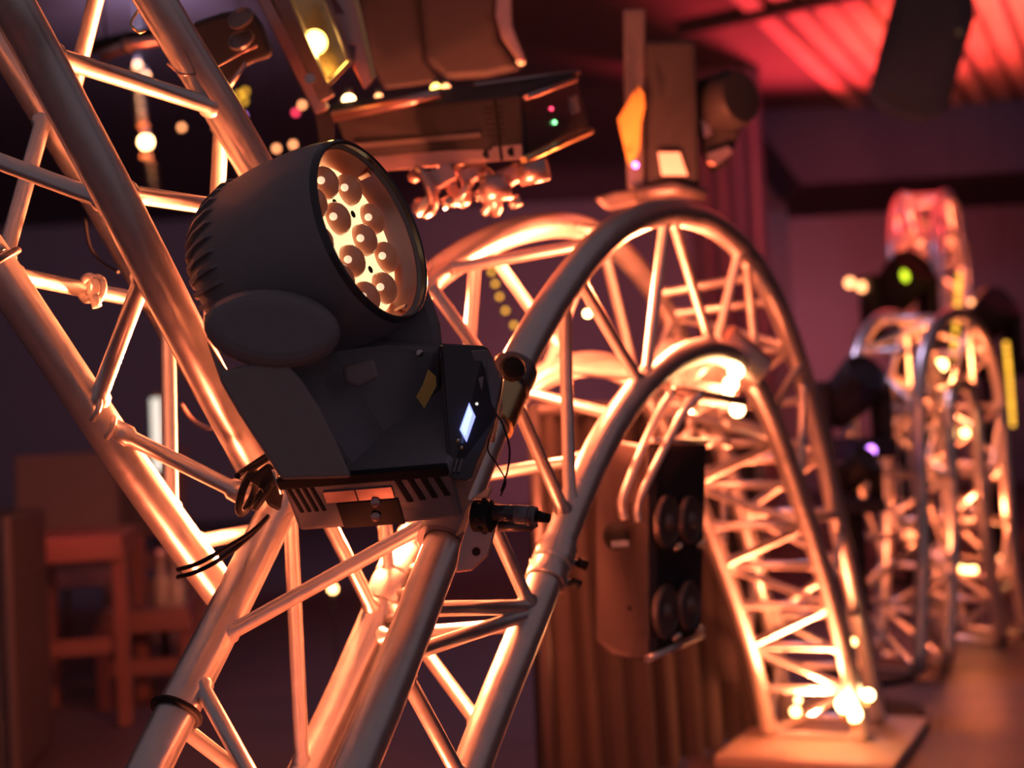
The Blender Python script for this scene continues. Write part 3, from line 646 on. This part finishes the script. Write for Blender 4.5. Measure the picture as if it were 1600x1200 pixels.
tube('base_ring', [P(992,304,2.85), P(1050,296,2.83), P(1100,304,2.85)], .014, 'dark_metal', am, 12)
plate('foot_pad', [(928,310),(960,300),(1000,296),(1000,318),(950,330)], 2.95, .10, 'dark_metal', am, .006)
# hanging loudspeaker, top right
sp = thing('loudspeaker', P(1440, 190, 5.2), 'tilted black loudspeaker hanging from the red lit ceiling', 'loudspeaker')
S0 = [P(1402,-30,5.0), P(1520,-30,5.0), P(1524,30,5.0), P(1475,182,5.0), P(1440,192,5.0), P(1385,178,5.0), P(1354,156,5.0)]
plate('cabinet', [(1405,-40),(1518,-40),(1524,25),(1478,180),(1440,192),(1388,180),(1353,155)], 5.0, .38, 'speaker_black', sp, .02)
plate('grille', [(1420,-30),(1500,-30),(1508,20),(1470,150),(1440,165),(1400,155),(1372,140)], 4.985, .02, 'speaker_black', sp, .004)
lathe('mount_screw', P(1498, 51, 4.98), d2w((0,0,-1)), [(0,.012),(.006,.011),(.006,.006),(.004,0)], 'brass', sp, 16)
obox('ceiling_bracket', P(1460,-60,5.2), (1,0,0), (0,1,0), (0,0,1), .1, .1, .25, 'dark_metal', sp, .004)
# four-lamp blinder hanging under the arch
bl = thing('blinder_light', P(1010, 1030, 2.5), 'four lamp blinder with dark side panel hanging below the arch', 'stage light')
G0 = [P(931,688,2.42), P(1012,700,2.34), P(1012,1032,2.34), P(931,1000,2.42)]
body = plate('side_panel', [(931,690),(958,690),(1012,700),(1014,1032),(990,1030),(955,1024),(931,1000)], [2.44,2.42,2.34,2.34,2.36,2.40,2.44], .03, 'blinder_grey', bl, .003, dirv=d2w((.6,0,.8)))
box8('lamp_box', [P(1012,688,2.345),P(1104,690,2.50),P(1094,1000,2.50),P(1012,1030,2.345), P(1000,690,2.52),P(1090,692,2.68),P(1082,998,2.68),P(1000,1026,2.52)], 'dark_shell', bl, .004)
for (x, y, rx) in ((1040,815,.043), (1038,955,.043), (1076,812,.040), (1074,945,.040)):
    zz = 2.345 + (x-1012)/92*.155
    ax = d2w((.86,.0,-.5)); cc = P(x, y, zz-.012)
    lp = lathe('lamp_reflector', cc, -ax, [(-.006,rx*.98),(-.008,rx),(-.004,rx*1.06),(.002,rx*1.06),(.0,rx*.95),(.012,rx*.7),(.018,rx*.4),(.02,0)], 'dark_metal', bl, 28)
    ball('lamp_bulb', cc + ax*.001, .016, 'dark_metal', lp, 12)
    tube('lamp_clip', [cc + d2w((.012,-.046,-.012)), cc + d2w((.026,-.036,-.012))], .005, 'steel', bl, 8)
tube('edge_rail', [P(1012,1030,2.33), P(1097,992,2.48)], .006, 'aluminium', bl, 10)
tube('edge_rail', [P(1018,688,2.33), P(1106,690,2.49)], .005, 'aluminium', bl, 10)
tube('yoke_arm', [P(976,812,2.33), P(972,798,2.33), P(976,770,2.33), P(1020,665,2.36), P(1052,610,2.38)], .0075, 'aluminium', bl, 10, curve=True)
tube('yoke_arm', [P(998,815,2.33), P(996,796,2.33), P(1006,765,2.33), P(1065,650,2.36), P(1095,615,2.38)], .0075, 'aluminium', bl, 10, curve=True)
tube('yoke_cross', [P(1052,610,2.38), P(1095,615,2.38), P(1165,628,2.40)], .007, 'dark_metal', bl, 10)
lathe('pivot_knob', P(965, 838, 2.36), d2w((-.5,0,-.9)), [(0,.022),(.01,.022),(.016,.014),(.016,0)], 'black_rubber', bl, 18)
plate('pivot_bar', [(955,846),(982,844),(983,854),(956,856)], 2.33, .008, 'aluminium', bl, .001)
lathe('rivet', P(983, 950, 2.35), d2w((0,0,-1)), [(0,.004),(.003,.003),(.003,0)], 'black_rubber', bl, 10)
# lamps, clamps clustered inside the arch above the blinder
ic = thing('spot_head', P(1130, 640, 2.75), 'small shiny lamp head nested under the inner curve of the arch', 'stage light')
lathe('lamp_can', P(1085, 590, 2.85), d2w((.6,-.5,-.6)), [(-.09,.03),(-.08,.05),(.0,.058),(.04,.062),(.045,.056),(.03,.05),(.03,0)], 'aluminium', ic, 28)
plate('bracket', [(1050,590),(1130,600),(1165,628),(1160,640),(1090,628),(1050,610)], 2.80, .02, 'aluminium', ic, .003)
lathe('clamp_jaw', P(1155, 560, 2.80), d2w((1,-.8,.2)), [(-.05,.034),(-.05,.042),(.05,.042),(.05,.034)], 'red_zinc', ic, 24)
for (x, y, q) in ((1142,600,.014), (1150,580,.015), (1152,640,.014), (1138,612,.010)): ball('lamp_bulb', P(x, y, 2.72), q, 'bulb_hot', ic, 12)
for k in range(10):
    x, y = 1070+rk.uniform(-20, 90), 640+rk.uniform(-15, 80); a = rk.uniform(0, 6.28)
    tube('clamp_rod', [P(x, y, 2.9), P(x+26*math.cos(a), y+26*math.sin(a), 2.92)], .009, 'aluminium', ic, 8)
# lamps at the right foot
for (x, y, q, lab, mm) in ((1320,1100,.022,'brightest bare bulb at the far foot of the arch','bulb_hot'), (1334,1116,.019,'second bare bulb just below the brightest one at the foot','bulb_hot'),
      (1357,1086,.014,'small bare bulb right of the two foot bulbs','bulb_hot'), (1333,1003,.009,'tiny warm lamp halfway up beside the arch foot','bulb'), (1243,1112,.012,'small warm lamp at the left corner of the foot plate','bulb'),
      (1247,1094,.008,'pinpoint warm lamp above the left corner of the foot plate','bulb')):
    b_ = thing('foot_bulb', P(x, y+8, 3.55), lab, 'bulb')
    ball('glass_bulb', P(x, y, 3.55), q, mm, b_, 14); tube('bulb_socket', [P(x, y, 3.55)-Vector((0,0,q*.8)), P(x, y, 3.55)-Vector((0,0,q*1.8))], q*.6, 'brass', b_, 10)
# strings of dots
def led_string(pts, r_, m, label, n):
    t_ = thing('led_string', P(*pts[-1]), label, 'light string')
    path = catmull([P(*p) for p in pts], 20)
    tube('wire', path[::4]+[path[-1]], .0025, 'black_rubber', t_, 6)
    pe = path[0]; tube('cord', [pe, Vector((pe.x, pe.y, 3.0))], .0015, 'black_rubber', t_, 5)
    for k in range(n):
        p = path[round(k*(len(path)-1)/(n-1))]; ball('led', p, r_, m, t_, 8)
    return t_
led_string([(768,425,4.6),(776,450,4.6),(786,478,4.6),(803,508,4.6)], .008, 'led_yellow', 'short string of round yellow lights glimpsed through the near arch', 5)
led_string([(1499,432,6.6),(1495,490,6.6),(1490,555,6.6)], .014, 'led_yellow', 'upright string of amber lights in front of the distant arch', 12)
led_string([(1572,538,6.6),(1578,600,6.6),(1582,662,6.6)], .013, 'led_yellow', 'rightmost upright string of amber lights at the picture edge', 15)
# fixtures on the second arch
def small_mover(x, y, z, s, label, extra=None):
    t_ = thing('moving_head_light', P(x, y, z), label, 'stage light')
    k = s*z/F
    obox('base_housing', P(x, y-12*s, z), (1,.2,0), (-.2,1,0), (0,0,1), 90*k, 80*k, 26*k, 'dark_shell', t_, 4*k)
    for sx in (-1, 1): obox('yoke_arm', P(x+sx*38*s, y-58*s, z), (1,.2,0), (-.2,1,0), (0,0,1), 14*k, 40*k, 75*k, 'dark_shell', t_, 4*k)
    lathe('head_shell', P(x, y-82*s, z), d2w((.3,.55,-.6)), [(-48*k,10*k),(-44*k,24*k),(-10*k,30*k),(34*k,31*k),(40*k,27*k),(36*k,24*k),(36*k,0)], 'dark_shell', t_, 24)
    p0 = P(x, y, z)
    tube('stand_pole', [p0, Vector((p0.x, p0.y, .03))], .022, 'black_rubber', t_, 10); lathe('stand_foot', Vector((p0.x, p0.y, 0)), (0,0,1), [(0,.16),(.02,.16),(.03,.03),(.03,0)], 'black_rubber', t_, 20)
    return t_
t1 = small_mover(1330, 715, 4.6, 1.25, 'large black moving head left of the second arch')
ball('led', P(1361, 704, 4.4), .016, 'led_purple', t1, 8)
t2 = small_mover(1405, 545, 6.9, 1.2, 'black moving head with lime light below the distant crown')
ball('led', P(1414, 431, 6.6), .028, 'led_lime', t2, 10, sq=.5, ax=(1,0,.3))
for (x, y) in ((1328,442), (1347,448)): ball('marker_lamp', P(x, y, 6.9), .024, 'bulb_soft', t2, 10)
t3 = small_mover(1446, 725, 5.9, .75, 'black moving head standing within the second arch')
t4 = small_mover(1540, 590, 7.8, 1.1, 'black moving head beside the amber string right of the second arch')
ball('led', P(1507, 499, 6.7), .012, 'led_green', t4, 8)
t5 = small_mover(1338, 800, 4.05, .8, 'small black moving head low between the first and second arch')
# scattered lit lamps (bokeh points)
for x, y, z, q, m_, lab in ((1471,570,4.8,.020,'bulb','glaring warm lamp on the crown of the second arch'), (1436,602,4.8,.015,'bulb','warm lamp on the left shoulder of the second arch'),
      (1508,676,4.8,.014,'bulb','warm lamp on the right leg of the second arch'), (1508,893,5.4,.020,'bulb','cluster of white lamp low right of the second arch'),
      (1498,888,5.4,.013,'bulb','left lamp of the white cluster beside the second arch'), (1521,890,5.4,.013,'bulb','right lamp of the white cluster beside the second arch'),
      (1563,872,6.8,.016,'bulb_soft','upper orange lamp on the far rail post'), (1564,903,6.8,.018,'bulb_soft','middle orange lamp on the far rail post'), (1564,963,6.8,.017,'bulb_soft','lowest orange lamp on the far rail post'),
      (1559,742,7.0,.014,'led_yellow','dull yellow lamp above the far rail'), (1517,472,7.0,.022,'bulb_soft','warm lamp right of the amber string'),
      (228,222,7.0,.030,'bulb_hot','blazing round bulb hanging in the dark behind the left truss'),
      (374,148,6.0,.018,'led_yellow','left yellow light of the group right of the left truss'), (383,143,6.0,.018,'led_yellow','upper yellow light of the group right of the left truss'), (381,158,6.0,.018,'led_yellow','lower yellow light of the group right of the left truss'),
      (379,181,6.0,.018,'led_purple','violet light just below the yellow group'), (472,164,5.0,.016,'bulb_soft','warm light dot under the floodlight rail'), (462,176,5.0,.014,'led_red','red light dot under the floodlight rail'),
      (432,232,5.0,.016,'bulb_soft','warm light dot above the wash light head'), (458,226,5.0,.016,'bulb_soft','right warm light dot above the wash light head'),
      (545,158,2.56,.012,'bulb_hot','white hot lamp at the left end of the lying moving head'), (536,166,2.56,.009,'bulb_hot','smaller white lamp beside the hot one at the lying moving head'),
      (681,138,2.5,.009,'bulb_yellow','small yellow lamp on top of the lying moving head'), (697,138,2.5,.008,'bulb_soft','small orange lamp on top of the lying moving head'), (592,153,2.5,.008,'bulb_soft','small coral lamp left on top of the lying moving head'),
      (814,95,3.0,.008,'bulb_soft','tiny coral lamp below the tip of the hanging moving head'),
      (918,490,3.1,.008,'bulb_hot','white lamp seen through the braces of the near arch'), (57,230,5.0,.014,'bulb_soft','dim lamp at the far left behind the truss'), (284,199,6.0,.018,'bulb_soft','dim coral lamp right of the blazing bulb'),
      (215,102,6.5,.024,'bulb_soft','uppermost lamp of the hanging row above the blazing bulb'), (228,118,6.5,.022,'bulb_soft','second lamp of the hanging row above the blazing bulb'),
      (520,920,4.0,.012,'bulb','small warm lamp low behind the arch braces')):
    if z >= 5 and m_ in ('bulb_soft', 'led_yellow', 'led_purple', 'led_red'): q *= .62
    ln = thing('lamp', P(x, y, z) + Vector((0, 0, q*2)), lab, 'lamp')
    ball('glass_bulb', P(x, y, z), q, m_, ln, 12)
    tube('lamp_socket', [P(x, y, z)+Vector((0,0,q*.8)), P(x, y, z)+Vector((0,0,q*2))], q*.55, 'dark_metal', ln, 8)
    if z >= 4.0 and not (1430 < x < 1525 and y < 700):      # hung from the ceiling or set on a thin stand
        if y < 600: tube('cord', [P(x, y, z)+Vector((0,0,q*2)), Vector((P(x, y, z).x, P(x, y, z).y, 3.0))], .0015, 'black_rubber', ln, 5)
        else: tube('stand', [P(x, y, z)-Vector((0,0,q)), Vector((P(x, y, z).x, P(x, y, z).y, 0))], .004, 'black_rubber', ln, 5)
# column of small mirror drops under the blazing bulb
ch_ = thing('hanging_lamp_chain', P(245, 320, 6.8), 'hanging chain of small glinting drops above and below the blazing bulb', 'lamp chain')
for k in range(16):
    y = 112 + k*13.5; x = 222 + (k-6)*1.6 + (6 if k > 10 else 0)
    if 205 < y < 240: continue
    lathe('glass_drop', P(x, y, 6.8), (0,0,1), [(-.018,.0),(-.012,.02),(.0,.032),(.012,.02),(.018,0)], 'brass', ch_, 10)
tube('cord', [P(216,90,6.8), Vector((P(216,90,6.8).x, P(216,90,6.8).y, 3.0))], .002, 'dark_metal', ch_, 5)
tube('chain', [P(216,90,6.8), P(228,222,6.8), P(252,325,6.8)], .004, 'dark_metal', ch_, 6)
# upright white tube lamp
tb = thing('tube_lamp', P(246, 740, 5.5), 'upright white tube lamp glowing behind the left truss', 'lamp')
tube('tube_glass', [P(243,622,5.5), P(247,735,5.5)], .020, 'tube_white', tb, 14); tube('stand', [P(247,735,5.5), Vector((P(247,735,5.5).x, P(247,735,5.5).y, 0))], .015, 'black_rubber', tb, 8); tube('tube_cap', [P(242,612,5.5), P(243,622,5.5)], .022, 'steel', tb, 14)
# ---------------------------------------------------------------- furniture in the dark room, left
def bar_table(x, y, z, wpx, label, h_):
    t_ = thing('bar_table', P(x, y, z).xy.to_3d(), label, 'table')
    c = P(x, y, z); wd = wpx*z/F
    obox('table_top', c, (1,.15,0), (-.15,1,0), (0,0,1), wd, .5, .075, 'wood_red', t_, .006)
    for sx in (-1, 1):
        for sy in (-1, 1):
            b = c + Vector((sx*wd*.46 - sy*.03, sy*.22+sx*.03, 0)); obox('leg', Vector((b.x, b.y, c.z/2)), (1,0,0), (0,1,0), (0,0,1), .04, .04, max(.1, c.z), 'wood_red', t_, .003)
    obox('stretcher', Vector((c.x, c.y-.2, c.z*.45)), (1,.15,0), (-.15,1,0), (0,0,1), wd*.9, .03, .05, 'wood_red', t_, .003)
    return t_
bar_table(128, 850, 4.6, 150, 'red lit wooden table at the left behind the truss', 0)
bar_table(238, 956, 4.9, 130, 'lower red lit wooden table beside the left table', 0)
def chair(x, y, z, label, rot):
    c = P(x, y, z); t_ = thing('chair', Vector((c.x, c.y, 0)), label, 'chair')
    R_ = Matrix.Rotation(rot, 3, 'Z'); ax, ay = R_ @ Vector((1,0,0)), R_ @ Vector((0,1,0)); s = c.z-.25
    obox('seat', Vector((c.x, c.y, s)), ax, ay, (0,0,1), .42, .42, .06, 'seat_fabric', t_, .01)
    obox('backrest', Vector((c.x, c.y, s+.28))+ay*.2, ax, ay+Vector((0,0,-.2)), Vector((0,0,1))+ay*.2, .40, .04, .40, 'seat_fabric', t_, .01)
    for a in (-1, 1):
        for b in (-1, 1):
            q = Vector((c.x, c.y, 0))+ax*.18*a+ay*.18*b; tube('leg', [q, q+Vector((0,0,max(.1,s)))], .016, 'dark_metal', t_, 8)
chair(105, 800, 5.6, 'dark chair with slanted backrest behind the left table', .3)
chair(190, 785, 6.2, 'farther dark chair right of the slanted backrest', -.2)
chair(262, 1000, 5.9, 'dark low chair tucked at the lower table', .1)
fc = thing('flight_case', P(-5, 1040, 3.9).xy.to_3d(), 'tall dark flight case standing at the lower left edge', 'case')
cc = P(-5, 1020, 3.9)
obox('case_body', Vector((cc.x, cc.y, .36)), (1,.1,0), (-.1,1,0), (0,0,1), .20, .4, .68, 'flight_case', fc, .01)
for sx in (-1, 1): obox('corner_rail', Vector((cc.x+sx*.09+.02, cc.y-.20, .36)), (1,.1,0), (-.1,1,0), (0,0,1), .02, .02, .68, 'dark_metal', fc, .002)
for (x, y, lab) in ((255,930,'pale glass bottle standing on the lower table'), (277,937,'short bottle right of the pale glass bottle on the lower table')):
    b_ = thing('bottle', P(x, y+20, 4.75), lab, 'bottle')
    lathe('bottle_body', P(x, y+18, 4.75), (0,0,1), [(0,.026),(.005,.03),(.09,.03),(.12,.013),(.16,.012),(.165,.014),(.175,.014),(.175,0)], 'bottle_glass', b_, 16)
    tube('bottle_cap', [P(x, y+18, 4.75)+Vector((0,0,.172)), P(x, y+18, 4.75)+Vector((0,0,.19))], .014, 'paper', b_, 10)
# ---------------------------------------------------------------- right background
rl = thing('stage_rail', P(1560, 1000, 6.9).xy.to_3d(), 'black rail posts with red lit cross bars at the right edge', 'railing')
for x in (1545, 1625): 
    a = P(x, 700, 6.9); tube('post', [Vector((a.x, a.y, 0)), Vector((a.x, a.y, a.z))], .045, 'dark_shell', rl, 12)
for y in (892, 938): tube('cross_bar', [P(1490, y, 6.95), P(1660, y, 6.95)], .02, 'wood_red', rl, 10)
